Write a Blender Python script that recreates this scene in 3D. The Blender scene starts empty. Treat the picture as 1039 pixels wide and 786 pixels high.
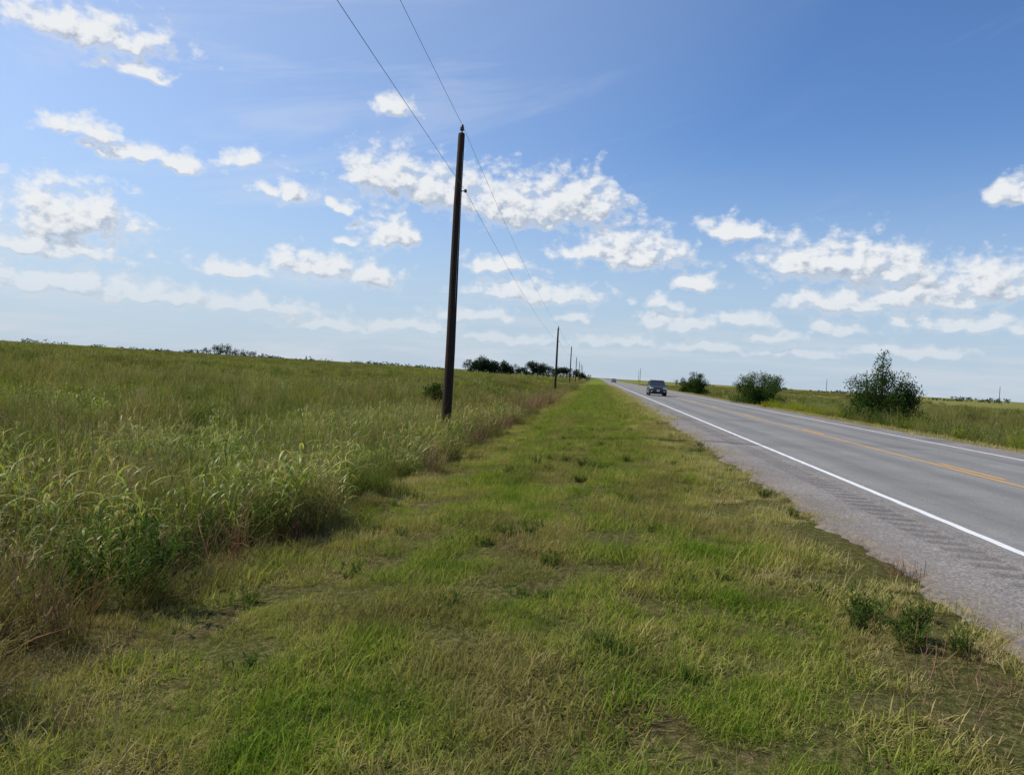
import bpy, math, random
import numpy as np
from mathutils import Matrix, Vector, Euler
R = np.random.default_rng(7); random.seed(7)
rad = math.radians
S = bpy.context.scene
COL = S.collection
SUN_AZ, SUN_EL = -78.0, 44.0      # heading from +Y, clockwise positive

# ------------------------------------------------------------ node helpers
class NT:
    def __init__(s, tree): s.t = tree; s.n = tree.nodes; s.l = tree.links
    def new(s, typ, **kw):
        n = s.n.new(typ)
        for k, v in kw.items(): setattr(n, k, v)
        return n
    def put(s, sock, v):
        if isinstance(v, bpy.types.NodeSocket): s.l.new(v, sock)
        elif v is not None: sock.default_value = v
    def math(s, op, a, b=None, c=None, clamp=False):
        n = s.new('ShaderNodeMath', operation=op, use_clamp=clamp)
        for i, v in enumerate((a, b, c)):
            if v is not None: s.put(n.inputs[i], v)
        return n.outputs[0]
    def vmath(s, op, a, b=None, c=None, out=0):
        n = s.new('ShaderNodeVectorMath', operation=op)
        for i, v in enumerate((a, b, c)):
            if v is not None: s.put(n.inputs[i], v)
        return n.outputs[out]
    def noise(s, vec, scale, detail=4, rough=.55, dist=0, col=False, dim='3D'):
        n = s.new('ShaderNodeTexNoise', noise_dimensions=dim)
        if vec is not None: s.l.new(vec, n.inputs['Vector'])
        n.inputs['Scale'].default_value = scale; n.inputs['Detail'].default_value = detail
        n.inputs['Roughness'].default_value = rough; n.inputs['Distortion'].default_value = dist
        return n.outputs['Color' if col else 0]
    def ramp(s, fac, stops, interp='LINEAR'):
        n = s.new('ShaderNodeValToRGB'); cr = n.color_ramp; cr.interpolation = interp
        while len(cr.elements) < len(stops): cr.elements.new(.5)
        for e, (p, c) in zip(cr.elements, stops):
            e.position = p; e.color = (*c, 1) if len(c) == 3 else c
        s.l.new(fac, n.inputs[0]); return n.outputs[0]
    def mapr(s, v, a, b, c=0., d=1., smooth=False):
        n = s.new('ShaderNodeMapRange'); 
        if smooth: n.interpolation_type = 'SMOOTHSTEP'
        s.put(n.inputs[0], v)
        for i, x in enumerate((a, b, c, d)): s.put(n.inputs[i+1], x)
        return n.outputs[0]
    def mix(s, f, a, b, mode='MIX'):
        n = s.new('ShaderNodeMix', data_type='RGBA', blend_type=mode)
        s.put(n.inputs[0], f)
        for i, v in ((6, a), (7, b)):
            if isinstance(v, tuple) and len(v) == 3: v = (*v, 1)
            s.put(n.inputs[i], v)
        return n.outputs[2]
    def xyz(s, v):
        n = s.new('ShaderNodeSeparateXYZ'); s.l.new(v, n.inputs[0]); return n.outputs
    def comb(s, x, y, z):
        n = s.new('ShaderNodeCombineXYZ')
        for i, v in enumerate((x, y, z)): s.put(n.inputs[i], v)
        return n.outputs[0]

def material(name):
    m = bpy.data.materials.new(name); m.use_nodes = True
    m.node_tree.nodes.clear(); T = NT(m.node_tree)
    T.out = T.new('ShaderNodeOutputMaterial'); return m, T

def simple(name, col, rough=.6, metal=0., spec=.5, var=.15, scale=6, bump=0., coat=0.):
    m, T = material(name)
    tc = T.new('ShaderNodeTexCoord').outputs['Object']
    n = T.noise(tc, scale, 6)
    c = T.mix(n, tuple(x*(1-var) for x in col), tuple(min(1, x*(1+var)) for x in col))
    p = T.new('ShaderNodeBsdfPrincipled')
    T.l.new(c, p.inputs['Base Color']); p.inputs['Roughness'].default_value = rough
    p.inputs['Metallic'].default_value = metal; p.inputs['Specular IOR Level'].default_value = spec
    p.inputs['Coat Weight'].default_value = coat
    if bump:
        b = T.new('ShaderNodeBump'); b.inputs['Distance'].default_value = bump
        T.l.new(n, b.inputs['Height']); T.l.new(b.outputs[0], p.inputs['Normal'])
    T.l.new(p.outputs[0], T.out.inputs[0]); return m

def veg(name, stops, nscale=.35, wt=.5, wn=.5, trans=.35, straw=None, base=None, gloss=0., big=None):
    """foliage material. straw=(x0,x1,amount): dryness grows across the verge"""
    m, T = material(name)
    pos = T.new('ShaderNodeNewGeometry').outputs['Position']
    a = T.new('ShaderNodeAttribute', attribute_name='tint').outputs['Fac']
    n = T.noise(pos, nscale, 3, .65, dim='2D')
    n = T.mapr(n, .3, .7)
    oi = T.new('ShaderNodeObjectInfo').outputs['Random']
    v = T.math('ADD', T.math('MULTIPLY', a, wt*.7), T.math('MULTIPLY', n, wn))
    v = T.math('ADD', v, T.math('MULTIPLY', oi, wt*.3))
    if straw:
        x = T.xyz(pos)[0]
        for (x0, x1, am) in straw:
            v = T.math('ADD', v, T.mapr(x, x0, x1, 0, am))
    v = T.math('MINIMUM', v, .999)
    c = T.ramp(v, stops)
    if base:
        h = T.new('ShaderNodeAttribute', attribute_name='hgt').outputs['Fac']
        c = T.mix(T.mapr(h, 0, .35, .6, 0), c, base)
    if big:
        nb = T.mapr(T.noise(pos, big[0], 3, .6, dim='2D'), .42, .66, smooth=True)
        c = T.mix(T.math('MULTIPLY', nb, big[2]), c, big[1])
    d = T.new('ShaderNodeBsdfDiffuse'); T.l.new(c, d.inputs['Color']); o = d.outputs[0]
    if gloss:
        gl = T.new('ShaderNodeBsdfGlossy'); gl.inputs['Roughness'].default_value = .45; gl.inputs[0].default_value = (.8,.85,.8,1)
        mg = T.new('ShaderNodeMixShader'); mg.inputs[0].default_value = gloss
        T.l.new(o, mg.inputs[1]); T.l.new(gl.outputs[0], mg.inputs[2]); o = mg.outputs[0]
    tr = T.new('ShaderNodeBsdfTranslucent')
    T.l.new(T.mix(1., c, (1.15, 1.25, .6), 'MULTIPLY'), tr.inputs[0])
    ms = T.new('ShaderNodeMixShader'); ms.inputs[0].default_value = trans
    T.l.new(o, ms.inputs[1]); T.l.new(tr.outputs[0], ms.inputs[2])
    T.l.new(ms.outputs[0], T.out.inputs[0]); return m

def add_mesh(name, verts, faces, mat=None, parent=None, smooth=False, link=True, attrs=None):
    me = bpy.data.meshes.new(name); me.from_pydata([tuple(v) for v in verts], [], [tuple(f) for f in faces])
    if mat: 
        for mm in (mat if isinstance(mat, (list, tuple)) else [mat]): me.materials.append(mm)
    if smooth: me.polygons.foreach_set('use_smooth', [True]*len(me.polygons))
    for k, v in (attrs or {}).items():
        a = me.attributes.new(k, 'FLOAT', 'POINT'); a.data.foreach_set('value', np.asarray(v, 'f'))
    ob = bpy.data.objects.new(name, me)
    if link: COL.objects.link(ob)
    if parent: ob.parent = parent
    return ob

def empty(name, loc, rotz=0):
    e = bpy.data.objects.new(name, None); e.location = loc; e.rotation_euler = (0, 0, rotz)
    e.empty_display_size = .3; COL.objects.link(e); return e

# ------------------------------------------------------------ terrain height
_ph = R.uniform(0, 6.28, (24, 2)); _k = []
for i in range(24):
    wl = [220, 120, 60, 30, 14, 7, 3.5, 1.8][i//3]; a = R.uniform(0, 6.28)
    _k.append((math.cos(a)*6.28/wl, math.sin(a)*6.28/wl, [.35,.22,.12,.07,.04,.025,.015,.01][i//3]))
def zg(x, y):
    x = np.asarray(x, float); y = np.asarray(y, float)
    b = np.interp(x, [-4000,-900,-300,-60,-15,-9,-6,-3.4,0,2.6,3.05,13.3,13.6,16,20,32,120,4000],
                     [7,5.5,1.6,.15,-.1,-.5,-.72,-.42,-.16,-.06,-.06,-.06,-.08,-.45,-.6,-.3,-.5,-1.2])
    n = 0
    for i, (kx, ky, am) in enumerate(_k): n = n+am*np.sin(kx*x+ky*y+_ph[i, 0])
    road = np.clip(np.minimum(np.abs(x-8.2)-5.3, 40)/14, 0, 1)
    small = 0
    for i in range(15, 24):
        kx, ky, am = _k[i]; small = small+am*np.sin(kx*x+ky*y+_ph[i, 1])
    near = np.clip((np.abs(x-8.2)-5.2)/1.5, 0, 1)
    return b+n*road*.7+small*near*.7

# ------------------------------------------------------------ ground
def axis(segs):
    o = []
    for a, b, st in segs: o += list(np.arange(a, b, st))
    o.append(segs[-1][1]); return np.array(o)
xs = axis([(-4000,-1000,500),(-1000,-300,60),(-300,-80,12),(-80,-20,2.5),(-20,-6,.7),(-6,3.3,.22),(3.3,13,1.6),(13,20,.5),(20,60,3),(60,300,15),(300,1000,70),(1000,4000,500)])
ys = axis([(-300,-20,20),(-20,0,2),(0,16,.25),(16,50,1),(50,140,3),(140,500,12),(500,1500,60),(1500,5000,350)])
X, Y = np.meshgrid(xs, ys); Z = zg(X, Y)
nv = len(xs)
V = np.stack([X, Y, Z], -1).reshape(-1, 3)
F = [(j*nv+i, j*nv+i+1, (j+1)*nv+i+1, (j+1)*nv+i) for j in range(len(ys)-1) for i in range(nv-1)]
m, T = material('ground_mat')
pos = T.new('ShaderNodeNewGeometry').outputs['Position']
x_, y_, _ = T.xyz(pos)
n1 = T.noise(pos, 1.4, 6, .65, dim='2D'); n2 = T.noise(pos, 14, 5, .7, dim='2D'); n3 = T.noise(pos, .03, 4, .6, dim='2D'); n4 = T.noise(pos, .2, 5, .65, dim='2D')
n5 = T.noise(pos, 55, 4, .75, dim='2D')
soil = T.ramp(n2, [(.3, (.05,.036,.02)), (.55, (.11,.082,.045)), (.75, (.2,.155,.09))])
thatch = T.ramp(T.math('ADD', T.math('MULTIPLY', n2, .5), T.math('MULTIPLY', n5, .5)), [(.32, (.02,.024,.008)), (.48, (.07,.075,.022)), (.6, (.17,.145,.06)), (.7, (.27,.215,.105))])
nearc = T.mix(T.mapr(n1, .5, .7, 0, .8), thatch, soil)
mixn = T.math('ADD', T.math('MULTIPLY', n3, .5), T.math('MULTIPLY', n4, .5))
field = T.ramp(mixn, [(.34, (.045,.075,.016)), (.44, (.08,.105,.025)), (.52, (.13,.14,.042)), (.6, (.18,.15,.065)), (.68, (.12,.115,.04))])
verge = T.ramp(n4, [(.35, (.10,.15,.022)), (.65, (.16,.175,.042))])
strip = T.math('MULTIPLY', T.mapr(x_, -3.4, -2.4), T.mapr(x_, 3, 13.4, 1, 1))
farc = T.mix(strip, field, verge)
farc = T.mix(T.mapr(x_, 16, 26, 0, .55), farc, (.2,.17,.075))
dist = T.mapr(T.vmath('LENGTH', pos, out=1), 12, 60)
c = T.mix(dist, nearc, farc)
p = T.new('ShaderNodeBsdfDiffuse'); T.l.new(c, p.inputs['Color'])
bp = T.new('ShaderNodeBump'); bp.inputs['Distance'].default_value = .05; bp.inputs['Strength'].default_value = .9
T.l.new(T.math('ADD', n1, T.math('MULTIPLY', T.math('ADD', n2, n5), .35)), bp.inputs['Height']); T.l.new(bp.outputs[0], p.inputs['Normal'])
T.l.new(p.outputs[0], T.out.inputs[0])
add_mesh('ground', V, F, m, smooth=True)

# ------------------------------------------------------------ road
XL, XR = 3.0, 13.35
def edge(y, k): return .06*math.sin(y*1.7+k)+.05*math.sin(y*4.3+k*2)+.035*math.sin(y*9.1+k)+.025*math.sin(y*23.+k)
cols = [XL-.25, XL, 3.6, 3.68, 3.76, 4.14, 4.22, 4.5, 6.35, 8.2, 10, 11.8, XR, XR+.25]
rows = list(np.arange(-60, 0, 5.))+list(np.arange(0, 110, .05))+list(np.arange(110, 500, 5))+list(np.arange(500, 4001, 100))
V = []; 
for y in rows:
    ph = (y % .35)/.35
    dip = 0.
    if 0 < y < 109.9: dip = -.007-.007*math.cos(2*math.pi*ph)*(.8+.2*math.sin(y*1.3))
    for i, x in enumerate(cols):
        z = 0.0
        if i in (4, 5): z = dip
        if i in (0,): x += edge(y, 1) if y < 109 else 0; z = -.12
        if i == 1: x += edge(y, 1) if y < 109 else 0; z = -.005
        if i == 13: z = -.12
        V.append((x, y, z))
nc = len(cols)
F = [(j*nc+i, j*nc+i+1, (j+1)*nc+i+1, (j+1)*nc+i) for j in range(len(rows)-1) for i in range(nc-1)]
m, T = material('asphalt')
pos = T.new('ShaderNodeNewGeometry').outputs['Position']; x_, y_, z_ = T.xyz(pos)
vor = T.new('ShaderNodeTexVoronoi', voronoi_dimensions='2D'); vor.inputs['Scale'].default_value = 60; T.l.new(pos, vor.inputs['Vector'])
grain = T.xyz(vor.outputs['Color'])[0]
sc = T.vmath('MULTIPLY', pos, (1., .06, 1.)); streak = T.noise(sc, 1.6, 5, .6, dim='2D')
blot = T.noise(pos, .6, 6, .65, dim='2D')
lane = T.ramp(T.math('ADD', T.math('MULTIPLY', grain, .3), T.math('MULTIPLY', T.math('ADD', streak, blot), .35)),
              [(.2, (.14,.136,.13)), (.5, (.205,.198,.188)), (.8, (.30,.288,.27))])
shld = T.ramp(T.math('ADD', T.math('MULTIPLY', grain, .5), T.math('MULTIPLY', blot, .5)),
              [(.15, (.09,.08,.074)), (.5, (.19,.172,.158)), (.9, (.38,.345,.315))])
shf = T.math('ADD', T.mapr(x_, 4.35, 4.5, 1, 0), T.mapr(x_, 11.8, 11.95, 0, 1))
c = T.mix(shf, lane, shld)
tr = None
for xc in (5.5, 7.2, 9.2, 10.9):
    t = T.mapr(T.math('ABSOLUTE', T.math('SUBTRACT', x_, xc)), .1, .55, .25, 0, smooth=True)
    tr = t if tr is None else T.math('ADD', tr, t)
c = T.mix(tr, c, (.07, .07, .07))
oil = T.mapr(T.noise(pos, .35, 3, .5, dim='2D'), .58, .75, 0, .3)
c = T.mix(oil, c, (.08,.08,.08))
c = T.mix(T.mapr(z_, -.003, -.012, 0, .5), c, (.06,.055,.05))   # shade of the milled grooves, painted into the colour by depth
gv = T.math('MULTIPLY', T.mapr(T.math('ADD', x_, T.math('MULTIPLY', blot, .5)), 3.2, 3.75, 1, 0), T.mapr(T.noise(pos, 9, 5, .75, dim='2D'), .4, .6))
c = T.mix(T.math('MULTIPLY', gv, .7), c, (.22,.17,.12))
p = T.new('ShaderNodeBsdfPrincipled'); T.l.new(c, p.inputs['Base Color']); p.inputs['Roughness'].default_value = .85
p.inputs['Specular IOR Level'].default_value = .25
bp = T.new('ShaderNodeBump'); bp.inputs['Distance'].default_value = .008; bp.inputs['Strength'].default_value = .5
T.l.new(grain, bp.inputs['Height']); T.l.new(bp.outputs[0], p.inputs['Normal']); T.l.new(p.outputs[0], T.out.inputs[0])
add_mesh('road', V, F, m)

def paint(name, col):
    m, T = material(name)
    pos = T.new('ShaderNodeNewGeometry').outputs['Position']
    w = T.mapr(T.noise(pos, 22, 5, .75), .5, .72, 0, .75)
    c = T.mix(w, col, (.2,.195,.19))
    c = T.mix(T.math('MULTIPLY', T.noise(pos, 3, 4), .35), c, tuple(a*.6 for a in col))
    p = T.new('ShaderNodeBsdfPrincipled'); T.l.new(c, p.inputs['Base Color']); p.inputs['Roughness'].default_value = .6
    T.l.new(p.outputs[0], T.out.inputs[0]); return m
white = paint('white_paint', (.78,.78,.76)); yel = paint('yellow_paint', (.62,.33,.05))
def lines(name, segs, mat):
    V = []; F = []
    for x0, x1, y0, y1 in segs:
        ysx = list(np.arange(y0, min(y1, 120), .25)) + ([y1] if y1 <= 120 else [120, y1]) if y0 < 120 else [y0, y1]
        b = len(V)
        for y in ysx:
            w = .006*math.sin(y*7)+.004*math.sin(y*19)
            V += [(x0+w, y, .005), (x1+w*.6, y, .005)]
        for k in range(len(ysx)-1): F.append((b+2*k, b+2*k+1, b+2*k+3, b+2*k+2))
    add_mesh(name, V, F, mat)
lines('road_edge_line', [(4.50, 4.62, -60, 4000), (11.68, 11.80, -60, 4000)], white)
lines('road_center_line', [(8.02, 8.14, -60, 4000)]+[(8.28, 8.40, -57+k*12.2, -54+k*12.2) for k in range(60)], yel)

# ------------------------------------------------------------ blade meshes
class Blades:
    def __init__(s): s.V = []; s.F = []; s.t = []; s.h = []; s.n = 0
    def add(s, base, head, length, th0, curv, width, L=3, tint=None, wprof=None, twist=.5, hv=None):
        N = len(base); base = np.array(base, float)
        head, length, th0, curv, width = [np.broadcast_to(np.asarray(a, float), (N,)) for a in (head, length, th0, curv, width)]
        tint = R.random(N) if tint is None else np.broadcast_to(tint, (N,))
        wp = wprof or [.7]+[1.]*(L-1)+[.08]
        if len(wp) != L+1: wp = list(np.interp(np.linspace(0, 1, L+1), [0,.35,.7,1], [.7,1,.8,.06]))
        sa = head+np.pi/2+R.uniform(-twist, twist, N)
        side = np.stack([np.cos(sa), np.sin(sa), np.zeros(N)], -1)
        p = base.copy(); P = []
        for k in range(L+1):
            P.append(p-side*(width*wp[k]*.5)[:, None]); P.append(p+side*(width*wp[k]*.5)[:, None])
            th = th0+curv*(k+.5)/L
            p = p+np.stack([np.sin(th)*np.cos(head), np.sin(th)*np.sin(head), np.cos(th)], -1)*(length/L)[:, None]
        P = np.stack(P, 1).reshape(-1, 3); s.V.append(P)
        q = np.array([[2*k, 2*k+1, 2*k+3, 2*k+2] for k in range(L)])
        off = (np.arange(N)*(2*(L+1))+s.n)[:, None, None]
        s.F.append((q[None]+off).reshape(-1, 4)); s.n += len(P)
        s.t.append(np.repeat(tint, 2*(L+1)))
        s.h.append(np.tile(np.repeat(np.linspace(0, 1, L+1), 2), N) if hv is None else np.full(len(P), hv))
    def obj(s, name, mat, link=False, parent=None):
        V = np.concatenate(s.V); F = np.concatenate(s.F)
        me = bpy.data.meshes.new(name); me.vertices.add(len(V)); me.vertices.foreach_set('co', V.ravel().astype('f'))
        me.loops.add(F.size); me.loops.foreach_set('vertex_index', F.ravel().astype('i'))
        me.polygons.add(len(F)); me.polygons.foreach_set('loop_start', (np.arange(len(F))*4).astype('i'))
        me.update(calc_edges=True); me.validate()
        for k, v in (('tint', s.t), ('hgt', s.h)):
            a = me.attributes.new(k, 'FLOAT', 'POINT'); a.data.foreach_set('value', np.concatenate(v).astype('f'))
        me.materials.append(mat)
        ob = bpy.data.objects.new(name, me)
        if link: COL.objects.link(ob)
        if parent: ob.parent = parent
        return ob

def disc(n, r):
    a = R.uniform(0, 2*np.pi, n); q = r*np.sqrt(R.random(n)); return np.stack([q*np.cos(a), q*np.sin(a), np.full(n, -.02)], -1)

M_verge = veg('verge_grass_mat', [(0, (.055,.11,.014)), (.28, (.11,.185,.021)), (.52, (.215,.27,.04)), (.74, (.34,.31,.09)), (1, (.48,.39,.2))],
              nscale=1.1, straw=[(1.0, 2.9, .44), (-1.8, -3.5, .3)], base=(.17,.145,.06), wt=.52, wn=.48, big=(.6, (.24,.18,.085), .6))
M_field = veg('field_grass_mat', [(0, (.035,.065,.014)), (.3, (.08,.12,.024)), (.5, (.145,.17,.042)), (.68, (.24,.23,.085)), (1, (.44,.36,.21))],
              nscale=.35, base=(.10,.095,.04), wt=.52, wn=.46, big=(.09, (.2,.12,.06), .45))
M_reed = veg('reed_grass_mat', [(0, (.055,.115,.016)), (.3, (.11,.18,.026)), (.52, (.24,.29,.055)), (.72, (.43,.41,.13)), (.87, (.5,.38,.2)), (1, (.28,.17,.1))],
             nscale=.5, trans=.38, wt=.7, wn=.34, gloss=.05)
M_dark = veg('weed_mat', [(0, (.03,.06,.015)), (.5, (.07,.11,.025)), (1, (.16,.18,.045))], nscale=1.)
M_gold = veg('yellow_weed_mat', [(0, (.13,.18,.02)), (.5, (.25,.28,.035)), (1, (.45,.40,.06))], nscale=.3)
M_dry = veg('dry_stalk_mat', [(0, (.09,.045,.03)), (.5, (.2,.115,.07)), (1, (.45,.33,.21))], nscale=.5, trans=.15)

def coll(name, objs):
    c = bpy.data.collections.new(name)
    for o in objs: c.objects.link(o)
    return c

def short_patch(k, n=330, r=.27, hs=.68):
    b = Blades()
    h = R.gamma(4, .025, n)*hs+.025
    b.add(disc(n, r), R.uniform(0, 6.28, n), h, R.uniform(0, .8, n), R.uniform(.1, 1.5, n), R.uniform(.0025, .006, n), 3)
    m = n//3
    b.add(disc(m, r), R.uniform(0, 6.28, m), R.uniform(.05, .12, m), R.uniform(.8, 1.3, m), R.uniform(0, .5, m), .004, 2, tint=R.uniform(.9, 1.5, m))
    m = 7
    b.add(disc(m, r), R.uniform(0, 6.28, m), R.uniform(.12, .24, m), R.uniform(0, .35, m), R.uniform(0, .7, m), .0025, 3, tint=R.uniform(.6, 1.2, m))
    return b.obj('verge_tuft_%d' % k, M_verge)
C_short = coll('verge_tufts', [short_patch(k) for k in range(6)])
def short_far(k):
    b = Blades(); n = 170
    b.add(disc(n, .5), R.uniform(0, 6.28, n), R.gamma(6, .014, n)+.04, R.uniform(0, .6, n), R.uniform(.1, 1.2, n), R.uniform(.008, .014, n), 2)
    return b.obj('verge_far_tuft_%d' % k, M_verge)
C_shortfar = coll('verge_far_tufts', [short_far(k) for k in range(3)])

def tall_patch(k, n=210, r=.45, w=.005, H=.6, mat=None):
    b = Blades()
    hd = R.normal(.2, 1.3, n)
    h = R.gamma(6, H/6, n)+.1
    b.add(disc(n, r), hd, h, R.uniform(0, .5, n), R.uniform(.1, 1.6, n), R.uniform(.6, 1.6, n)*w, 4)
    m = n//7
    base = disc(m, r); hd = R.normal(.2, 1., m); L = R.uniform(.7, 1.2, m)*H*1.35; th = R.uniform(.02, .45, m)
    tt = R.uniform(.8, 1.6, m)
    b.add(base, hd, L, th, .15, w*.5, 3, tint=tt, wprof=[1,1,1,.7])
    tip = base.copy()
    for s_ in range(3):
        t_ = th+.15*(s_+.5)/3
        tip = tip+np.stack([np.sin(t_)*np.cos(hd), np.sin(t_)*np.sin(hd), np.cos(t_)], -1)*(L/3)[:, None]
    for q in range(4):
        b.add(tip-np.array([0,0,.03*q]), hd+R.normal(0, 1.5, m), R.uniform(.05, .12, m), R.uniform(.2, .8, m), .8, w*1.3, 2, tint=tt+.1)
    return b.obj('field_tuft_%d' % k, mat or M_field)
C_tall = coll('field_tufts', [tall_patch(k, r=random.choice([.26,.36,.46]), H=random.choice([.4,.54,.68])) for k in range(7)])
C_tallfar = coll('field_far_tufts', [tall_patch(10+k, 130, .9, .018, .46) for k in range(3)])
C_drytall = coll('dry_weed_stands', [tall_patch(20+k, 100, .35, .007, .62, M_dry) for k in range(3)])

def reed(k, n=8, r=.38, H=1.):
    b = Blades(); base = disc(n, r)
    for i in range(n):
        hd = R.normal(0, 1.2); L = H*R.uniform(.5, 1.15); th = R.uniform(.02, .35); cv = R.uniform(.0, .4); t0 = R.random()
        b.add(base[i:i+1], hd, L, th, cv, .010, 4, tint=np.array([t0*.6+.3]), wprof=[1,.9,.8,.6,.4])
        p = base[i].copy(); pts = [p]
        for s_ in range(12):
            t_ = th+cv*(s_+.5)/12; p = p+np.array([math.sin(t_)*math.cos(hd), math.sin(t_)*math.sin(hd), math.cos(t_)])*L/12; pts.append(p)
        nl = random.randint(5, 8); lv = np.array([pts[int(v)] for v in np.linspace(1.5, 11.9, nl)])
        b.add(lv, np.arange(nl)*2.6+R.normal(0, .5, nl), R.uniform(.24, .58, nl)*H, R.uniform(.2, .8, nl), R.uniform(1.2, 2.8, nl),
              R.uniform(.014, .030, nl), 6, tint=np.clip(t0*.6+R.uniform(-.25, .5, nl), 0, 1.4), twist=.7)
        if random.random() < .5:
            m = 16; tb = R.uniform(.9, 1.4); pp = np.repeat(p[None], m, 0)+np.stack([np.zeros(m), np.zeros(m), R.uniform(-.02, .2, m)], -1)
            b.add(np.array([p]), hd, .22, .1, .2, .005, 2, tint=np.array([tb]))
            b.add(pp, R.uniform(0, 6.28, m), R.uniform(.04, .12, m), R.uniform(.2, .7, m), .7, .006, 2, tint=np.full(m, tb))
    return b.obj('reed_clump_%d' % k, M_reed)
C_reed = coll('reed_clumps', [reed(k) for k in range(8)])

def weed(k, mat, H=.4, n=22, leaf=.03, sp=.22):
    b = Blades()
    for i in range(n):
        base = disc(1, sp*.4); hd = R.uniform(0, 6.28); L = H*R.uniform(.5, 1.1); th = R.uniform(.05, .9); cv = R.uniform(-.4, .3)
        b.add(base, hd, L, th, cv, .005, 4, tint=np.array([.8]), wprof=[1,.9,.8,.6,.4])
        p = base[0].copy(); pts = []
        for s_ in range(14):
            t_ = th+cv*(s_+.5)/14; p = p+np.array([math.sin(t_)*math.cos(hd), math.sin(t_)*math.sin(hd), math.cos(t_)])*L/14; pts.append(p)
        m = 26; lv = np.array([pts[j] for j in R.integers(3, 14, m)])
        b.add(lv, R.uniform(0, 6.28, m), R.uniform(.5, 1.4, m)*leaf*1.6, R.uniform(.3, 1.4, m), .6, leaf*.35, 2, tint=R.random(m), wprof=[.4,1,.1])
    return b.obj('weed_clump_%d' % k, mat)
C_weed = coll('weed_clumps', [weed(k, M_dark, .26) for k in range(3)])
C_lowweed = coll('low_weed_clumps', [weed(5+k, M_dark, .13, 14, .022, .25) for k in range(3)])
C_gold = coll('yellow_weed_clumps', [weed(10+k, M_gold, .85, 26, .05, .5) for k in range(3)])
C_darktall = coll('dark_weed_clumps', [weed(20+k, M_dark, .8, 26, .05, .5) for k in range(3)])
def dry(k):
    b = Blades(); n = 40
    b.add(disc(n, .2), R.uniform(0, 6.28, n), R.uniform(.08, .3, n), R.uniform(.1, 1.4, n), R.uniform(-.6, .8, n), .004, 4)
    return b.obj('dry_clump_%d' % k, M_dry)
C_dry = coll('dry_clumps', [dry(k) for k in range(3)])

# ------------------------------------------------------------ scatter through geometry nodes
def scatter(name, xy, col, smin, smax, tilt=.08, dz=0., scl=None):
    xy = np.asarray(xy); N = len(xy)
    P = np.column_stack([xy, zg(xy[:, 0], xy[:, 1])+dz])
    me = bpy.data.meshes.new(name); me.vertices.add(N); me.vertices.foreach_set('co', P.ravel().astype('f'))
    rot = np.column_stack([R.normal(0, tilt, N), R.normal(0, tilt, N), R.uniform(0, 6.28, N)])
    a = me.attributes.new('rot', 'FLOAT_VECTOR', 'POINT'); a.data.foreach_set('vector', rot.ravel().astype('f'))
    a = me.attributes.new('scl', 'FLOAT', 'POINT'); a.data.foreach_set('value', (R.uniform(smin, smax, N)*(1 if scl is None else scl)).astype('f'))
    a = me.attributes.new('idx', 'INT', 'POINT'); a.data.foreach_set('value', R.integers(0, len(col.objects), N).astype('i'))
    ob = bpy.data.objects.new(name, me); COL.objects.link(ob)
    g = bpy.data.node_groups.new(name, 'GeometryNodeTree')
    g.interface.new_socket('Geometry', in_out='INPUT', socket_type='NodeSocketGeometry')
    g.interface.new_socket('Geometry', in_out='OUTPUT', socket_type='NodeSocketGeometry')
    gi = g.nodes.new('NodeGroupInput'); go = g.nodes.new('NodeGroupOutput')
    ip = g.nodes.new('GeometryNodeInstanceOnPoints'); ci = g.nodes.new('GeometryNodeCollectionInfo')
    ci.inputs['Collection'].default_value = col; ci.inputs['Separate Children'].default_value = True; ci.inputs['Reset Children'].default_value = True
    def attr(n, t):
        q = g.nodes.new('GeometryNodeInputNamedAttribute'); q.data_type = t; q.inputs['Name'].default_value = n
        return [o for o in q.outputs if o.enabled][0]
    g.links.new(gi.outputs[0], ip.inputs['Points']); g.links.new(ci.outputs[0], ip.inputs['Instance'])
    ip.inputs['Pick Instance'].default_value = True
    g.links.new(attr('idx', 'INT'), ip.inputs['Instance Index'])
    g.links.new(attr('rot', 'FLOAT_VECTOR'), ip.inputs['Rotation']); g.links.new(attr('scl', 'FLOAT'), ip.inputs['Scale'])
    g.links.new(ip.outputs[0], go.inputs[0])
    md = ob.modifiers.new('scatter', 'NODES'); md.node_group = g
    return ob

def rnd(x0, x1, y0, y1, dens):
    n = int((x1-x0)*(y1-y0)*dens)
    return np.column_stack([R.uniform(x0, x1, n), R.uniform(y0, y1, n)])
def seen(p, l=.95, r=.62, m=3): return p[(p[:, 0] > -p[:, 1]*l-m) & (p[:, 0] < p[:, 1]*r+m)]
def bound(y): return -3.4+.3*np.sin(y*.8)+.28*np.sin(y*2.1+1)+.18*np.sin(y*5.3)
def pn(p, s, k=0):
    return (np.sin(p[:, 0]*s+k)+np.sin(p[:, 1]*s*1.1+k*2)+np.sin((p[:, 0]*.7+p[:, 1])*s*1.7+k*3)+np.sin((p[:, 0]-p[:, 1]*.6)*s*2.3+k))/4

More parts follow.
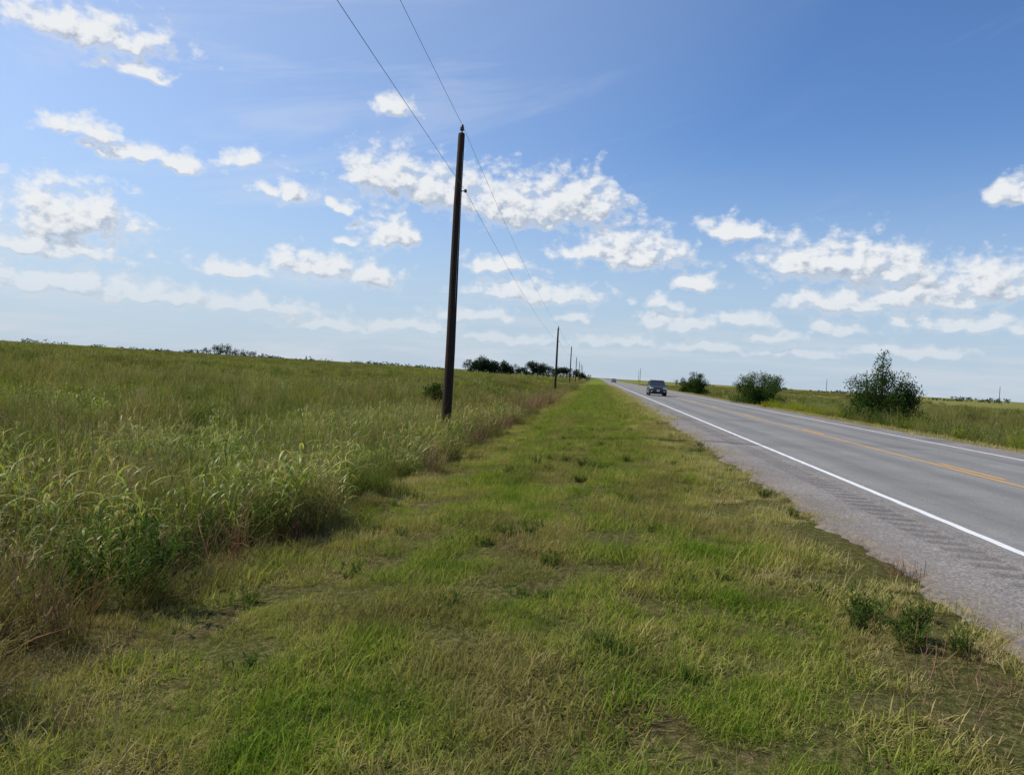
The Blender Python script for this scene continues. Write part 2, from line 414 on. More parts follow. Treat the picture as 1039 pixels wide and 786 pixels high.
# verge near
p = seen(rnd(-4.1, 3.12, 1.4, 34, 13)); lim = bound(p[:, 1])
keep = (p[:, 0] > lim-.3)
edgeprob = np.clip((3.15-p[:, 0])/.7, .12, 1)
bare = np.exp(-(((p[:, 0]-2.0)/.5)**2+((p[:, 1]-4.0)/.3)**2))
thinp = np.clip(.95+pn(p, 2.7, 5)*1.1, .35, 1)
keep &= R.random(len(p)) < edgeprob*(1-.85*np.clip(bare, 0, 1))*thinp
p = p[keep]
hs = np.clip(1+pn(p, 1.1, 2)*.35+pn(p, 3.7, 1)*.4+pn(p, 9., 1)*.35, .5, 1.7)
scatter('verge_grass', p, C_short, .7, 1.25, scl=hs)
p = seen(rnd(-4.6, 3.2, 32, 170, 3.)); p = p[p[:, 0] > bound(p[:, 1])-.3]
scatter('verge_grass_far', p, C_shortfar, .9, 1.4)
p = np.vstack([rnd(13.45, 17, 18, 60, 4), rnd(13.45, 17, 60, 220, 1.2)])
scatter('right_verge_grass', p, C_shortfar, 1., 1.7)

# transition + tall grass
p = seen(rnd(-9, -2.8, 1., 40, 4.6)); p = p[p[:, 0] < bound(p[:, 1])+.05]
sc = np.clip((bound(p[:, 1])-p[:, 0])/1.5+.4, .35, 1.)*np.clip(1+.4*pn(p, 1.3, 4)+.4*pn(p, 4., 2), .45, 1.4)
scatter('tall_grass', p, C_tall, .7, 1.15, tilt=.16, scl=sc)
p = seen(rnd(-40, -8.5, 5, 55, 1.7))
scatter('field_grass', p, C_tall, .75, 1.25, tilt=.13, scl=np.clip(1+.4*pn(p, .5, 1)+.35*pn(p, 2., 4), .45, 1.5))
p = seen(np.vstack([rnd(-130, -3, 38, 140, .4), rnd(-300, -5, 140, 420, .07)])); p = p[p[:, 0] < bound(p[:, 1])-.3]
scatter('field_grass_far', p, C_tallfar, .7, 1.4, scl=np.clip(1+.5*pn(p, .3, 1), .5, 1.6))
p = rnd(15.6, 30, 22, 75, 2.2)
scatter('right_field_grass', p, C_tall, .7, 1.2, scl=np.clip(1+.4*pn(p, .9, 3), .5, 1.3))
p = rnd(17, 90, 70, 320, .12)
scatter('right_field_grass_far', p, C_tallfar, .6, 1.1)
q = np.column_stack([R.normal(-14, 1.9, 34), R.normal(15.5, 1.1, 34)])
p = seen(np.vstack([rnd(-8, -3.2, 2, 60, 1.1), rnd(-40, -8, 8, 90, .35)])); p = p[(pn(p, .45, 9) > .2) & (p[:, 0] < bound(p[:, 1])-.1)]
b_ = rnd(-4.6, -3.3, 22, 75, 1.3)
scatter('dry_weeds', np.vstack([p, q, b_]), C_drytall, .55, 1.1, tilt=.15)
p = seen(np.vstack([rnd(-9, -3.6, 3, 45, 1.3), rnd(-60, -9, 9, 120, .5), rnd(-150, -9, 60, 260, .06)])); p = p[(pn(p, .6, 2)+.6*pn(p, .11, 4) > .08) & (p[:, 0] < bound(p[:, 1])-.3)]
scatter('dark_weeds', p, C_darktall, .6, 1.2, tilt=.12)

# reeds in the ditch
p = seen(rnd(-10, -3.5, 2.5, 36, 5.)); d = bound(p[:, 1])-p[:, 0]
p = p[(d > .3) & (R.random(len(p)) < np.clip(.55+.7*pn(p, .9, 3)+.5*pn(p, 2.6, 1), .08, .95))]
scatter('reed_grass', p, C_reed, .55, 1.08, tilt=.2)
p = seen(rnd(-34, -7, 7, 60, .9)); p = p[pn(p, .25, 7) > 0.]
scatter('reed_grass_field', p, C_reed, .55, .95, tilt=.15)
# weeds
p = seen(rnd(-110, -9, 16, 180, .25)); p = p[pn(p, .10, 5) > .15]
scatter('yellow_weeds', p, C_gold, .7, 1.2)
p = np.vstack([rnd(15.6, 24, 26, 75, .35), rnd(14.8, 18, 54, 70, 1.8)])
scatter('right_yellow_weeds', p, C_gold, .6, 1.3)
p = np.vstack([rnd(15.4, 22, 24, 60, .6), rnd(17, 40, 60, 160, .07)])
scatter('right_dark_weeds', p, C_darktall, .6, 1.4)
p = np.array([(2.25,5.4),(2.45,5.15),(2.05,5.7),(2.5,5.8),(1.9,5.5),(2.15,5.2),(-1.6,14.5),(-.2,15.5),(.7,16.4),(-1.2,16),(2.6,10),(.2,20),(-1.0,17.),(-.6,16.6),(.1,14.9),(-.9,15.2)])
scatter('roadside_weeds', p, C_weed, .6, 1.1)
p = seen(rnd(-3.1, 2.9, 2.2, 30, 1.8)); p = p[pn(p, 1.7, 8) > .02]
scatter('low_weeds', p, C_lowweed, .6, 1.3)
p = np.vstack([[(2.1,4.2),(1.8,4.0),(2.4,4.4),(-.75,7.6),(-.7,7.9),(-.55,7.7),(-.9,3.2),(2.3,5.0),(2.0,5.3)], rnd(2.2, 3.0, 3, 30, 2.4), rnd(-4.0, -2.5, 2, 22, 3.), rnd(-2.7, 2.2, 2.2, 22, 1.)])
scatter('dry_grass_clumps', p, C_dry, .45, 1.1)

# ------------------------------------------------------------ bushes and trees
bark = simple('bark', (.09,.065,.045), .9, var=.4, bump=.01)
M_leaf = veg('bush_leaf', [(0, (.02,.042,.012)), (.5, (.042,.078,.018)), (1, (.095,.135,.03))], nscale=.9, trans=.25)
M_leaf2 = veg('far_leaf', [(0, (.02,.036,.018)), (.5, (.034,.054,.026)), (1, (.055,.075,.035))], nscale=.2, trans=.2)
def tube(V, F, pts, rr, n=7):
    b = len(V)
    for i, (p, r) in enumerate(zip(pts, rr)):
        p = Vector(p); d = (Vector(pts[min(i+1, len(pts)-1)])-Vector(pts[max(i-1, 0)])).normalized()
        u = d.orthogonal().normalized(); w = d.cross(u)
        for k in range(n):
            a = 6.2832*k/n; V.append(tuple(p+(u*math.cos(a)+w*math.sin(a))*r))
    for i in range(len(pts)-1):
        for k in range(n):
            F.append((b+i*n+k, b+i*n+(k+1) % n, b+(i+1)*n+(k+1) % n, b+(i+1)*n+k))
    F.append(tuple(b+k for k in reversed(range(n)))); F.append(tuple(b+(len(pts)-1)*n+k for k in range(n)))
def leaves(b, ctrs, rads, per, size):
    for c, r in zip(ctrs, rads):
        n = int(per*r*r*(.7+.6*random.random()))
        d = R.normal(size=(n, 3)); d /= np.linalg.norm(d, axis=1)[:, None]
        q = np.array(c)+d*np.array([r, r, r*.8])*(R.random(n)**.45)[:, None]*R.uniform(.8, 1.15, (n, 1))
        q[:, 2] = np.maximum(q[:, 2], .04)
        b.add(q, R.uniform(0, 6.28, n), R.uniform(.7, 1.5, n)*size, R.uniform(.2, 2.2, n), R.uniform(-.3, .9, n), R.uniform(.4, .7, n)*size, 2,
              tint=np.clip(R.random()*.5+R.random(n)*.6, 0, 1), wprof=[.4, 1, .1], twist=1.5)
def bush(name, x, y, H, W, seed, per=520, size=.12, top=None, mat=M_leaf, loose=.0):
    random.seed(seed); z = float(zg(x, y)); e = empty(name, (x, y, z))
    V = []; F = []; ct = []; rs = []
    nb = 15
    for i in range(nb):
        a = 6.2832*i/nb*2.4+random.uniform(-.3, .3); q = random.uniform(.15, .98)**.7
        lx, ly = math.cos(a)*q*W*.42, math.sin(a)*q*W*.42
        hz = H*(1-.5*q**2)*random.uniform(.72, .92)
        if top: hz *= 1-.2*q
        pts = [(0, 0, 0)]+[(lx*(t**.8)+random.uniform(-.08, .08), ly*(t**.8)+random.uniform(-.08, .08), hz*t) for t in (.25, .5, .75, 1.)]
        r0 = .05*H/3.5
        tube(V, F, pts, [r0*1.3, r0, r0*.7, r0*.45, r0*.2])
        for t in (.3, .5, .72, .92):
            rr = random.uniform(.14, .22)*H*(1.15-.35*t)
            ct.append((lx*t**.8+random.uniform(-.25, .25), ly*t**.8+random.uniform(-.25, .25), hz*t+random.uniform(-.1, .15))); rs.append(rr)
        if random.random() < .6+loose:
            ct.append((lx*1.12, ly*1.12, hz*random.uniform(.25, .75))); rs.append(.1*H)
    for k in range(12):
        a = random.uniform(0, 6.28); ct.append((math.cos(a)*W*.34, math.sin(a)*W*.34, H*.14)); rs.append(.17*H)
    if top:
        for k in range(8):
            t = k/7; ct.append((top*.3*t+random.uniform(-.2, .2), random.uniform(-.2, .2), H*(.58+.37*t))); rs.append(H*(.19-.13*t))
        tube(V, F, [(0,0,0), (top*.1,0,H*.4), (top*.2,0,H*.75), (top*.3,0,H*.97)], [.09,.06,.03,.01])
    add_mesh('limbs', V, F, bark, e, smooth=True)
    b = Blades(); leaves(b, ct, rs, per, size); b.obj('foliage', mat, True, e)
    return e
bush('bush', 17.4, 48.3, 4.8, 5.4, 3, top=-.3, loose=.3)
bush('bush', 15.3, 73, 4.4, 6.1, 9)
bush('bush', 16.4, 130, 4.5, 5.8, 14, per=400, size=.17)
bush('bush', -10.2, 46, 1.9, 1.9, 21, per=900)
bush('bush', 19.5, 60, 1.5, 2.2, 33, per=500)
bush('bush', 25.5, 54, 1.2, 2.2, 35, per=500)

def tree_mass(name, items, mat=M_leaf2, size=.7, per=40):
    b = Blades(); V = []; F = []
    e = empty(name, (0, 0, 0))
    for (x, y, h, w) in items:
        z = float(zg(x, y)); n = 9
        c = [(x+random.uniform(-.4, .4)*w, y+random.uniform(-.4, .4)*w, z+h*random.uniform(.22, .8)) for _ in range(n)]
        r = [h*random.uniform(.17, .3) for _ in range(n)]
        bb = [np.array(q) for q in c]
        for q, rr in zip(bb, r):
            m = int(per*rr*rr)+12; d = R.normal(size=(m, 3)); d /= np.linalg.norm(d, axis=1)[:, None]
            pp = q+d*np.array([rr*1.2, rr*1.2, rr])*(R.random(m)**.4)[:, None]; pp[:, 2] = np.maximum(pp[:, 2], z+.2)
            b.add(pp, R.uniform(0, 6.28, m), R.uniform(.6, 1.3, m)*size, R.uniform(.2, 2.2, m), .3, .6*size, 2, wprof=[.5, 1, .2], twist=1.5)
        tube(V, F, [(x, y, z-.2), (x+.2, y, z+h*.3), (x, y+.1, z+h*.7)], [h*.04, h*.03, h*.01], 6)
    b.obj('foliage', mat, True, e); add_mesh('trunks', V, F, bark, e)
items = []
def at(azdeg, D, h, w): a = rad(azdeg-6.5); items.append((math.sin(a)*D, math.cos(a)*D, h, w))
for a, h in [(-3.3,6),(-3.,8),(-2.6,9.5),(-2.2,10.5),(-1.8,10),(-1.4,9),(-1.,8.5),(-.6,8),(-.2,7),(.2,5.5),(.6,4.5)]: at(a, 430, h, 8)
for a, h in [(1.1,6),(1.5,9),(1.9,10),(2.3,9),(2.7,7),(3.1,7),(3.6,7.5),(4.1,7.5),(4.6,7),(5.1,6),(5.6,4.5)]: at(a, 470, h, 8)
tree_mass('distant_trees', items); items = []
for a, h in [(-22.8,4),(-22.3,6),(-21.8,8),(-21.4,9),(-21.,9),(-20.6,7),(-20.2,6.5),(-19.7,5.5),(-19.2,5),(-18.8,4)]: at(a, 600, h, 8)
for k in range(46): at(random.uniform(-34, -3), random.uniform(520, 640), random.uniform(1.8, 3.8), random.uniform(6, 16))
tree_mass('distant_trees', items, per=16); items = []
for k in range(26): at(random.uniform(8, 34), random.uniform(380, 560), random.uniform(1.8, 3.6), random.uniform(6, 14))
tree_mass('distant_trees', items, per=20); items = []

# ------------------------------------------------------------ utility poles and wires
m, T = material('pole_wood')
tc = T.new('ShaderNodeTexCoord').outputs['Object']
g = T.noise(T.vmath('MULTIPLY', tc, (14, 14, .8)), 2.5, 8, .7)
c = T.ramp(g, [(.3, (.016,.010,.007)), (.55, (.042,.025,.017)), (.8, (.085,.055,.037))])
p_ = T.new('ShaderNodeBsdfPrincipled'); T.l.new(c, p_.inputs['Base Color']); p_.inputs['Roughness'].default_value = .85; p_.inputs['Specular IOR Level'].default_value = .2
bp = T.new('ShaderNodeBump'); bp.inputs['Distance'].default_value = .02; T.l.new(g, bp.inputs['Height']); T.l.new(bp.outputs[0], p_.inputs['Normal'])
T.l.new(p_.outputs[0], T.out.inputs[0]); M_pole = m
M_porc = simple('porcelain', (.05,.035,.03), .25); M_metal = simple('galvanised_steel', (.35,.36,.37), .45, metal=.8)
def lathe(prof, n=12):
    V = []; F = []
    for r, z in prof:
        for k in range(n): V.append((r*math.cos(6.2832*k/n), r*math.sin(6.2832*k/n), z))
    for i in range(len(prof)-1):
        for k in range(n): F.append((i*n+k, i*n+(k+1) % n, (i+1)*n+(k+1) % n, (i+1)*n+k))
    F.append(tuple(reversed(range(n)))); F.append(tuple((len(prof)-1)*n+k for k in range(n)))
    return V, F
def pole(x, y, h=9.2, zn=7.3):
    z = float(zg(x, y)); e = empty('utility_pole', (x, y, z))
    prof = [(.17, -.5), (.165, .6), (.15, 3), (.135, 5.5), (.12, 7.6), (.105, h-.04), (.085, h)]
    V, F = lathe(prof, 14); V = [(a+.02*math.sin(c*.6), b, c) for a, b, c in V]
    add_mesh('shaft', V, F, M_pole, e, smooth=True)
    V, F = lathe([(.02, h-.05), (.02, h+.08), (.055, h+.08), (.075, h+.12), (.05, h+.14), (.07, h+.17), (.045, h+.2), (.05, h+.24), (.025, h+.27)]); add_mesh('top_insulator', V, F, M_porc, e, smooth=True)
    V = []; F = []; tube(V, F, [(.1, 0, zn), (.2, 0, zn+.0), (.2, 0, zn+.03)], [.02, .02, .02]); add_mesh('neutral_bracket', V, F, M_metal, e)
    V, F = lathe([(.03, zn-.05), (.05, zn-.03), (.035, zn), (.05, zn+.03), (.03, zn+.05)]); V = [(a+.22, b, c) for a, b, c in V]; add_mesh('neutral_insulator', V, F, M_porc, e, smooth=True)
    V = []; F = []; tube(V, F, [(.12, -.1, .2), (.105, -.09, 4), (.08, -.075, h-.6)], [.008]*3, 5); add_mesh('ground_wire', V, F, M_metal, e)
    return (x, y, z, h, zn)
PL = [pole(-2.35,-60,9.85,8.1), pole(-4.68,23.2,9.85,8.05)]+[pole(x, y) for x, y in [(-5.9,105),(-7.,188),(-8.,270),(-9.,355),(-10.,440),(-11,525)]]
M_wire = simple('wire_metal', (.12,.12,.125), .5, metal=.3)
V = []; F = []
for a, b in zip(PL[:-1], PL[1:]):
    for dx, kk, sag in ((0, 3, .7), (.22, 4, .75)):
        pts = []
        for i in range(33):
            t = i/32; h0 = a[2]+a[kk]; h1 = b[2]+b[kk]
            pts.append((a[0]+(b[0]-a[0])*t+dx, a[1]+(b[1]-a[1])*t, h0+(h1-h0)*t+(.25 if kk == 3 else 0)-sag*4*t*(1-t)))
        r = .0055 if a[1] < 100 else .009
        tube(V, F, pts, [r]*33, 5)
add_mesh('power_line', V, F, M_wire)
for x, y in [(27, 490), (34, 640), (133, 456), (60, 470), (215, 430)]: pole(x, y)

# ------------------------------------------------------------ vehicles
M_tyre = simple('tyre', (.02,.02,.02), .85); M_rim = simple('rim', (.45,.46,.48), .35, metal=.8)
M_glass = simple('car_glass', (.015,.018,.022), .06, spec=.9, var=.05); M_trim = simple('black_trim', (.015,.015,.016), .55)
M_lamp = simple('headlamp', (.75,.77,.8), .12, spec=.8, var=.03); M_red = simple('tail_lamp', (.35,.01,.01), .2); M_plate = simple('plate', (.7,.7,.68), .5)
def ring(w, z0, z1, y, r, n=4, crown=0.):
    P = []
    for cx, cz, a0 in ((w-r, z1-r, 0), (-(w-r), z1-r, 90), (-(w-r), z0+r, 180), (w-r, z0+r, 270)):
        for k in range(n+1):
            a = rad(a0+90*k/n); P.append((cx+r*math.cos(a), y, cz+r*math.sin(a)))
    return P
def loft(secs):
    n = len(secs[0]); V = [p for s_ in secs for p in s_]
    F = [(i*n+k, i*n+(k+1) % n, (i+1)*n+(k+1) % n, (i+1)*n+k) for i in range(len(secs)-1) for k in range(n)]
    F.append(tuple(reversed(range(n)))); F.append(tuple((len(secs)-1)*n+k for k in range(n))); return V, F
def bevel(ob, w=.03):
    b = ob.modifiers.new('b', 'BEVEL'); b.width = w; b.segments = 2; b.limit_method = 'ANGLE'
def box(name, c, s_, mat, par, w=.015):
    V = [(c[0]+sx*s_[0]/2, c[1]+sy*s_[1]/2, c[2]+sz*s_[2]/2) for sx in (-1, 1) for sy in (-1, 1) for sz in (-1, 1)]
    F = [(0,1,3,2),(4,6,7,5),(0,4,5,1),(2,3,7,6),(0,2,6,4),(1,5,7,3)]
    o = add_mesh(name, V, F, mat, par); bevel(o, w); return o
def vehicle(name, x, y, col, rot=0., tall=1.):
    paintm = simple(name+'_paint', col, .28, spec=.6, var=.06, coat=.8)
    e = empty(name, (x, y, .006), rot)
    S_ = [(-2.34,.70,.42,.78,.12),(-2.28,.84,.34,.92,.12),(-2.05,.92,.28,1.0,.14),(-1.4,.95,.26,1.06,.14),(-1.0,.955,.26,1.1,.12),(0,.96,.26,1.1,.1),(1.3,.96,.26,1.1,.1),(2.0,.94,.3,1.1,.12),(2.27,.9,.36,1.06,.12),(2.34,.84,.42,.98,.12)]
    V, F = loft([ring(w, a, b, yy, r) for yy, w, a, b, r in S_]); add_mesh('body', V, F, paintm, e, smooth=True)
    H = tall
    def cab(z, w, y0, y1, r=.16):
        P = []
        for cx, cy, a0 in ((w-r, y1-r, 0), (-(w-r), y1-r, 90), (-(w-r), y0+r, 180), (w-r, y0+r, 270)):
            for k in range(5):
                a = rad(a0+90*k/4); P.append((cx+r*math.cos(a), cy+r*math.sin(a), z))
        return P
    V, F = loft([cab(1.06, .90, -1.12, 2.22), cab(1.3, .85, -.82, 2.12), cab(1.56*H, .76, -.5, 1.98)]); add_mesh('windows', V, F, M_glass, e, smooth=False)
    V, F = loft([cab(1.555*H, .775, -.52, 2.0), cab(1.63*H, .75, -.42, 1.98), cab(1.69*H, .66, -.2, 1.85), cab(1.705*H, .5, 0, 1.6)]); add_mesh('roof', V, F, paintm, e, smooth=True)
    V = []; F = []
    for s_ in (-1, 1):
        for pb, pt in (((.86,-1.02,1.08),(.745,-.46,1.57*H)), ((.905,.15,1.08),(.775,.2,1.57*H)), ((.905,1.15,1.08),(.775,1.15,1.57*H)), ((.86,2.12,1.08),(.74,1.9,1.57*H))):
            tube(V, F, [(s_*pb[0], pb[1], pb[2]), (s_*(pb[0]+pt[0])/2*1.005, (pb[1]+pt[1])/2, (pb[2]+pt[2])/2), (s_*pt[0], pt[1], pt[2])], [.045]*3, 6)
    add_mesh('pillars', V, F, paintm, e)
    for s_ in (-1, 1):
        for yy in (-1.42, 1.42):
            V, F = lathe([(.05,-.125),(.24,-.12),(.34,-.11),(.365,-.07),(.37,0),(.365,.07),(.34,.11),(.24,.12),(.05,.125)], 24)
            o = add_mesh('wheel_tyre', V, F, M_tyre, e, smooth=True); o.rotation_euler = (0, rad(90), 0); o.location = (s_*.86, yy, .365)
            V, F = lathe([(.22,-.02),(.235,.02),(.2,.02),(.06,.0),(.05,.02),(.01,.02)], 20)
            o = add_mesh('wheel_rim', V, F, M_rim, e); o.rotation_euler = (0, rad(90)*s_, 0); o.location = (s_*.975, yy, .365)
            V, F = lathe([(.42,-.02),(.43,.0),(.36,.012)], 24)
            o = add_mesh('wheel_arch', V, F, M_trim, e); o.rotation_euler = (0, rad(90)*s_, 0); o.location = (s_*.955, yy, .385)
        box('headlamp', (s_*.66, -2.29, .80), (.34, .1, .13), M_lamp, e, .04)
        box('fog_lamp', (s_*.66, -2.33, .50), (.16, .06, .08), M_lamp, e, .02)
        box('tail_lamp', (s_*.76, 2.28, .93), (.2, .12, .22), M_red, e, .04)
        box('mirror', (s_*1.04, -.75, 1.14), (.2, .12, .14), paintm, e, .04)
    box('grille', (0, -2.345, .74), (.86, .05, .2), M_trim, e, .02)
    box('lower_grille', (0, -2.345, .5), (1.0, .05, .14), M_trim, e, .02)
    box('front_plate', (0, -2.385, .56), (.31, .02, .16), M_plate, e, .004)
    box('rear_plate', (0, 2.37, .8), (.31, .02, .16), M_plate, e, .004)
    for k in range(3): box('grille_bar', (0, -2.375, .68+.055*k), (.8, .02, .012), M_rim, e, .003)
    box('front_bumper', (0, -2.3, .38), (1.6, .16, .12), M_trim, e, .04)
    box('rear_bumper', (0, 2.32, .46), (1.65, .14, .2), M_trim, e, .04)
    box('underbody', (0, 0, .3), (1.5, 4.1, .2), M_trim, e, .04)
    for s_ in (-1, 1): box('roof_rail', (s_*.66, .8, 1.73*H), (.04, 1.9, .04), M_rim, e, .01)
    return e
vehicle('suv', 6.5, 84, (.009,.009,.011))
vehicle('car', 6.3, 300, (.12,.13,.14), tall=.93)

# ------------------------------------------------------------ clouds: one curved sheet 12 km out, only where there is cloud
CL = [(-30.4,20.2,5.2,1.6),(-27.5,18.4,2.4,.7),(-30.6,14.2,2.2,.85),(-27.3,13.3,3.0,.8),(-24.3,12.9,2.1,.75),(-20.8,14,1.75,.95),(-16.9,12.4,1.4,1.35),(-19.1,12.1,.9,.55),
(-31.2,9.0,4.6,2.3),(-9.8,18.8,1.3,1.0),(-10.4,14.4,3.7,2.1),(-6.1,13.7,4.8,2.1),(-.1,13.1,5.0,2.6),(4.4,13.4,3.6,2.4),(-9.9,10.2,2.2,1.7),(-13.3,11.4,.95,.5),(-13,9.2,.95,.5),
(8.4,10.0,4.6,2.1),(4.3,9.5,1.4,.8),(15.9,11.4,2.4,1.),(20.4,9.5,3.3,1.8),(24.3,9.2,4.5,2.0),(27.3,8.7,2.4,1.1),(33.4,13.3,1.4,1.3),(32.5,7.8,3.5,1.9),(28,6.9,3.6,1.4),(23.2,6.4,4.1,1.05),
(13.4,7.5,1.8,.8),(-1.6,8.2,2.7,.8),(1.5,6.3,5.5,1.15),(-20.7,6.3,3.6,.75),(-15.2,7.2,3.9,1.3),(-11.2,6.8,3.2,1.25),(-32,6.6,5.3,1.1),(-32,4.3,6.4,1.1),(-26.3,4.1,6.,1.05),(-19.8,3.9,6.,.8),
(12.4,4.6,3.5,1.),(10.4,6,1.5,.7),(16.9,4.9,2.2,.7),(4.2,4.5,1,.5),(-3.3,4.3,3.6,.6),(31.3,5,3.8,.85),(23.3,4.4,2.6,.6),(19.2,3.7,2,.5),(26.6,5,1.1,.55),
(-8,3.2,5,.5),(8,2.9,4.5,.5),(14.5,2.8,4,.5),(28,3.,5,.5),(0,2.6,6,.45),(-14,2.8,5,.5),(20,2.6,4,.4),
(-42,12,5,2),(-50,8,6,2),(42,11,4,1.6),(50,7,6,1.5),(-40,5,5,1.),(40,5.5,4,1.)]
AZ = np.arange(-60, 60.01, .2); EL = np.arange(1.2, 24.01, .16)
A, E_ = np.meshgrid(AZ, EL)
def field_d(A, E):
    wx = .5*np.sin(A*.9+E*1.3)+.35*np.sin(A*2.1-E*1.7+1)+.2*np.sin(A*4.3+E*3.1+2)
    wy = .12*np.sin(A*1.1-E*.6+3)+.10*np.sin(A*2.9+E*.8)+.06*np.sin(A*5.1-E*2.+1)
    A2 = A+wx; E2 = E+wy; D = np.full(A.shape, -9.)
    for (a, e, w, h) in CL:
        qx = (A2-a)/(w*1.15); qy = (E2-(e-h*.4))/(h*1.4); qy = np.where(qy < 0, -qy*2.6, qy)
        d = 1-np.sqrt(qx*qx+qy*qy)
        k = .15; D = np.maximum(D, d)+np.log(1+np.exp(-np.abs(D-d)/k))*k*.7
    return np.where(D > 0, D*1.3, D)
D0 = field_d(A, E_); D1 = field_d(A-.45, E_+.8)
Rr = 12000.; aa = np.radians(A-6.5); ee = np.radians(E_)
V = np.stack([np.sin(aa)*np.cos(ee)*Rr, np.cos(aa)*np.cos(ee)*Rr, np.sin(ee)*Rr], -1).reshape(-1, 3)
na = len(AZ); near_ = D0 > -.7
F = []
for j in range(len(EL)-1):
    for i in range(na-1):
        if near_[j, i] or near_[j, i+1] or near_[j+1, i] or near_[j+1, i+1]:
            F.append((j*na+i, j*na+i+1, (j+1)*na+i+1, (j+1)*na+i))
used = np.unique(np.array(F)); rm = np.full(len(V), -1); rm[used] = np.arange(len(used))
m, T = material('cloud_mat')
p3 = T.new('ShaderNodeNewGeometry').outputs['Position']
dn = T.vmath('NORMALIZE', p3); x_, y_, z_ = T.xyz(dn)
az = T.math('MULTIPLY', T.math('ARCTAN2', x_, y_), 57.2958); el = T.math('MULTIPLY', T.math('ARCSINE', z_), 57.2958)
P = T.comb(az, T.math('MULTIPLY', el, 1.45), 0.)
a0 = T.new('ShaderNodeAttribute', attribute_name='d0').outputs['Fac']; a1 = T.new('ShaderNodeAttribute', attribute_name='d1').outputs['Fac']
def nz(off):
    v = T.vmath('ADD', P, off)
    f = T.noise(v, .6, 8, .6, dim='2D')
    vo = T.new('ShaderNodeTexVoronoi', voronoi_dimensions='2D', feature='SMOOTH_F1'); vo.inputs['Scale'].default_value = 1.1; vo.inputs['Smoothness'].default_value = .7
    vo.inputs['Detail'].default_value = 2.
    T.l.new(v, vo.inputs['Vector'])
    return T.math('ADD', T.math('MULTIPLY', T.math('SUBTRACT', f, .5), 1.9), T.math('MULTIPLY', T.math('SUBTRACT', .4, vo.outputs['Distance']), .4))
d0 = T.math('ADD', T.math('MINIMUM', a0, 1.), nz((0, 0, 0)))
d1 = T.math('ADD', T.math('MINIMUM', a1, 1.), nz((-.35, .75, 0)))
alpha = T.mapr(d0, -.22, .75, 0, 1, smooth=True)
alpha = T.math('MULTIPLY', alpha, T.mapr(el, 1.3, 7, .45, .96))
lit = T.mapr(T.math('SUBTRACT', d0, d1), -.6, .42, 0, 1, smooth=True)
thin = T.mapr(d0, .1, .7, .75, 0)
lit = T.math('MAXIMUM', lit, thin)
cc = T.mix(lit, (.38, .45, .56), (.86, .875, .89))
cc = T.mix(T.mapr(el, 2, 9, .5, 0), cc, (.62, .69, .77))
em = T.new('ShaderNodeEmission'); T.l.new(cc, em.inputs[0]); em.inputs[1].default_value = 1.
tp = T.new('ShaderNodeBsdfTransparent'); ms = T.new('ShaderNodeMixShader')
T.l.new(alpha, ms.inputs[0]); T.l.new(tp.outputs[0], ms.inputs[1]); T.l.new(em.outputs[0], ms.inputs[2]); T.l.new(ms.outputs[0], T.out.inputs[0])
m.cycles.emission_sampling = 'NONE'
add_mesh('clouds', V[used], rm[np.array(F)], m, attrs={'d0': D0.ravel()[used], 'd1': D1.ravel()[used]})

# ------------------------------------------------------------ sky
sd = Vector((math.sin(rad(SUN_AZ))*math.cos(rad(SUN_EL)), math.cos(rad(SUN_AZ))*math.cos(rad(SUN_EL)), math.sin(rad(SUN_EL))))
W = bpy.data.worlds.new("World"); S.world = W; W.use_nodes = True; W.node_tree.nodes.clear(); T = NT(W.node_tree)
tc = T.new('ShaderNodeTexCoord').outputs['Generated']; x_, y_, z_ = T.xyz(tc)
sky = T.new('ShaderNodeTexSky', sky_type='NISHITA'); sky.sun_disc = False
sky.sun_elevation = rad(SUN_EL); sky.sun_rotation = rad(SUN_AZ); sky.altitude = 0; sky.air_density = 1.0; sky.dust_density = .5; sky.ozone_density = 2.6
hs_ = T.new('ShaderNodeHueSaturation'); hs_.inputs['Saturation'].default_value = 1.1; hs_.inputs['Value'].default_value = 1.2
T.l.new(sky.outputs[0], hs_.inputs['Color'])
sc_ = T.mix(1., hs_.outputs[0], (.87, 1.0, 1.2), 'MULTIPLY')
glow = T.mapr(T.vmath('DOT_PRODUCT', tc, tuple(sd), out=1), .25, 1., 0, .5)
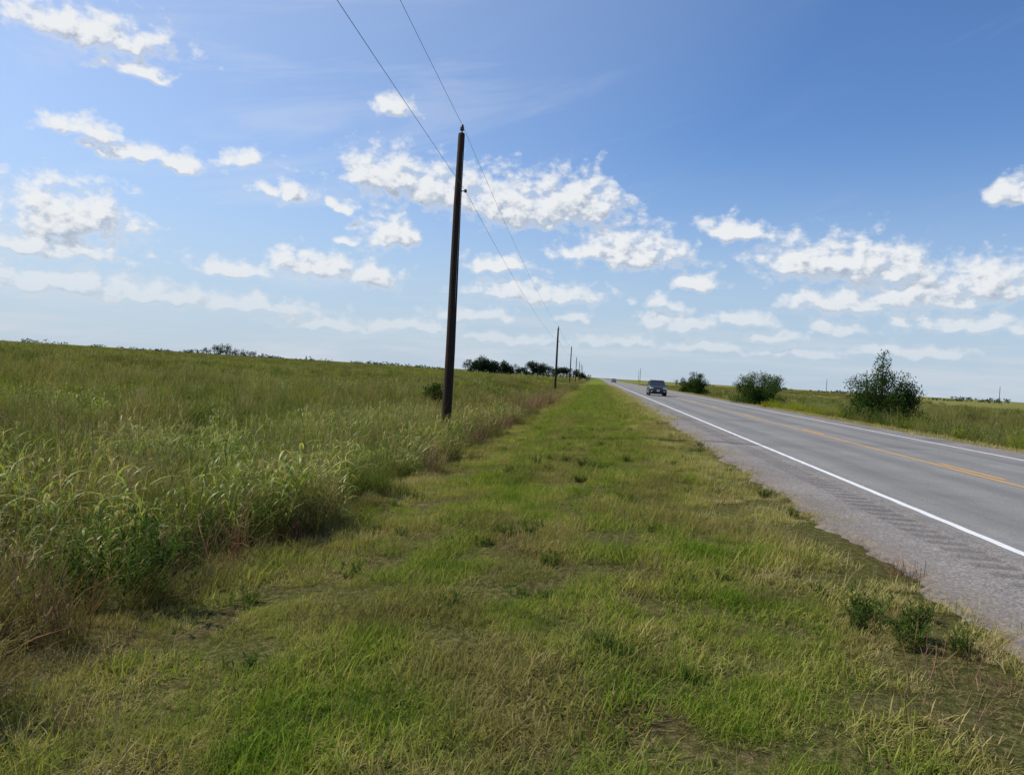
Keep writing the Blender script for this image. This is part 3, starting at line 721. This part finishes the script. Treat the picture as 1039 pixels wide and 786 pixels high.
sc_ = T.mix(glow, sc_, (7.0, 7.8, 8.8))
sc_ = T.mix(T.mapr(z_, -.02, .32, .87, 0, smooth=True), sc_, (4.8, 5.9, 7.2))      # pale humid haze low down
hz = T.noise(T.vmath('MULTIPLY', tc, (4, 4, 40)), 1., 4, .6)
hm = T.math('MULTIPLY', T.mapr(hz, .42, .7, 0, .65, smooth=True), T.mapr(z_, .02, .15, 1, .0, smooth=True))
sc_ = T.mix(hm, sc_, (6.3, 6.9, 7.6))
rot_ = T.new('ShaderNodeVectorRotate', rotation_type='AXIS_ANGLE'); rot_.inputs['Axis'].default_value = (.6, .8, 0); rot_.inputs['Angle'].default_value = .35
T.l.new(tc, rot_.inputs['Vector'])
cz = T.noise(T.vmath('MULTIPLY', rot_.outputs[0], (3, 3, 22)), 1., 5, .62, .6)
cm = T.math('MULTIPLY', T.mapr(cz, .5, .78, 0, .42, smooth=True), T.mapr(x_, .1, -.55, .1, 1))
sc_ = T.mix(cm, sc_, (7., 7.5, 8.2))
bg = T.new('ShaderNodeBackground'); bg.inputs[1].default_value = .1; T.l.new(sc_, bg.inputs[0])
wo = T.new('ShaderNodeOutputWorld'); T.l.new(bg.outputs[0], wo.inputs[0])

sl = bpy.data.lights.new('sun', 'SUN'); sl.energy = 5.0; sl.angle = rad(.53); sl.color = (1, .94, .83)
so = bpy.data.objects.new('sun', sl); COL.objects.link(so)
so.rotation_euler = sd.to_track_quat('Z', 'Y').to_euler(); so.location = sd*50

# ------------------------------------------------------------ camera
cd = bpy.data.cameras.new('camera'); cd.sensor_width = 36; cd.lens = 26.3; cd.clip_end = 20000; cd.clip_start = .05
co = bpy.data.objects.new('camera', cd); COL.objects.link(co)
co.matrix_world = Matrix.Translation((0, 0, 1.6)) @ Matrix.Rotation(rad(6.5), 4, 'Z') @ Matrix.Rotation(rad(90-1.13), 4, 'X') @ Matrix.Rotation(rad(3.3), 4, 'Z')
S.camera = co
S.view_settings.view_transform = 'Standard'; S.view_settings.look = 'None'; S.view_settings.exposure = 0
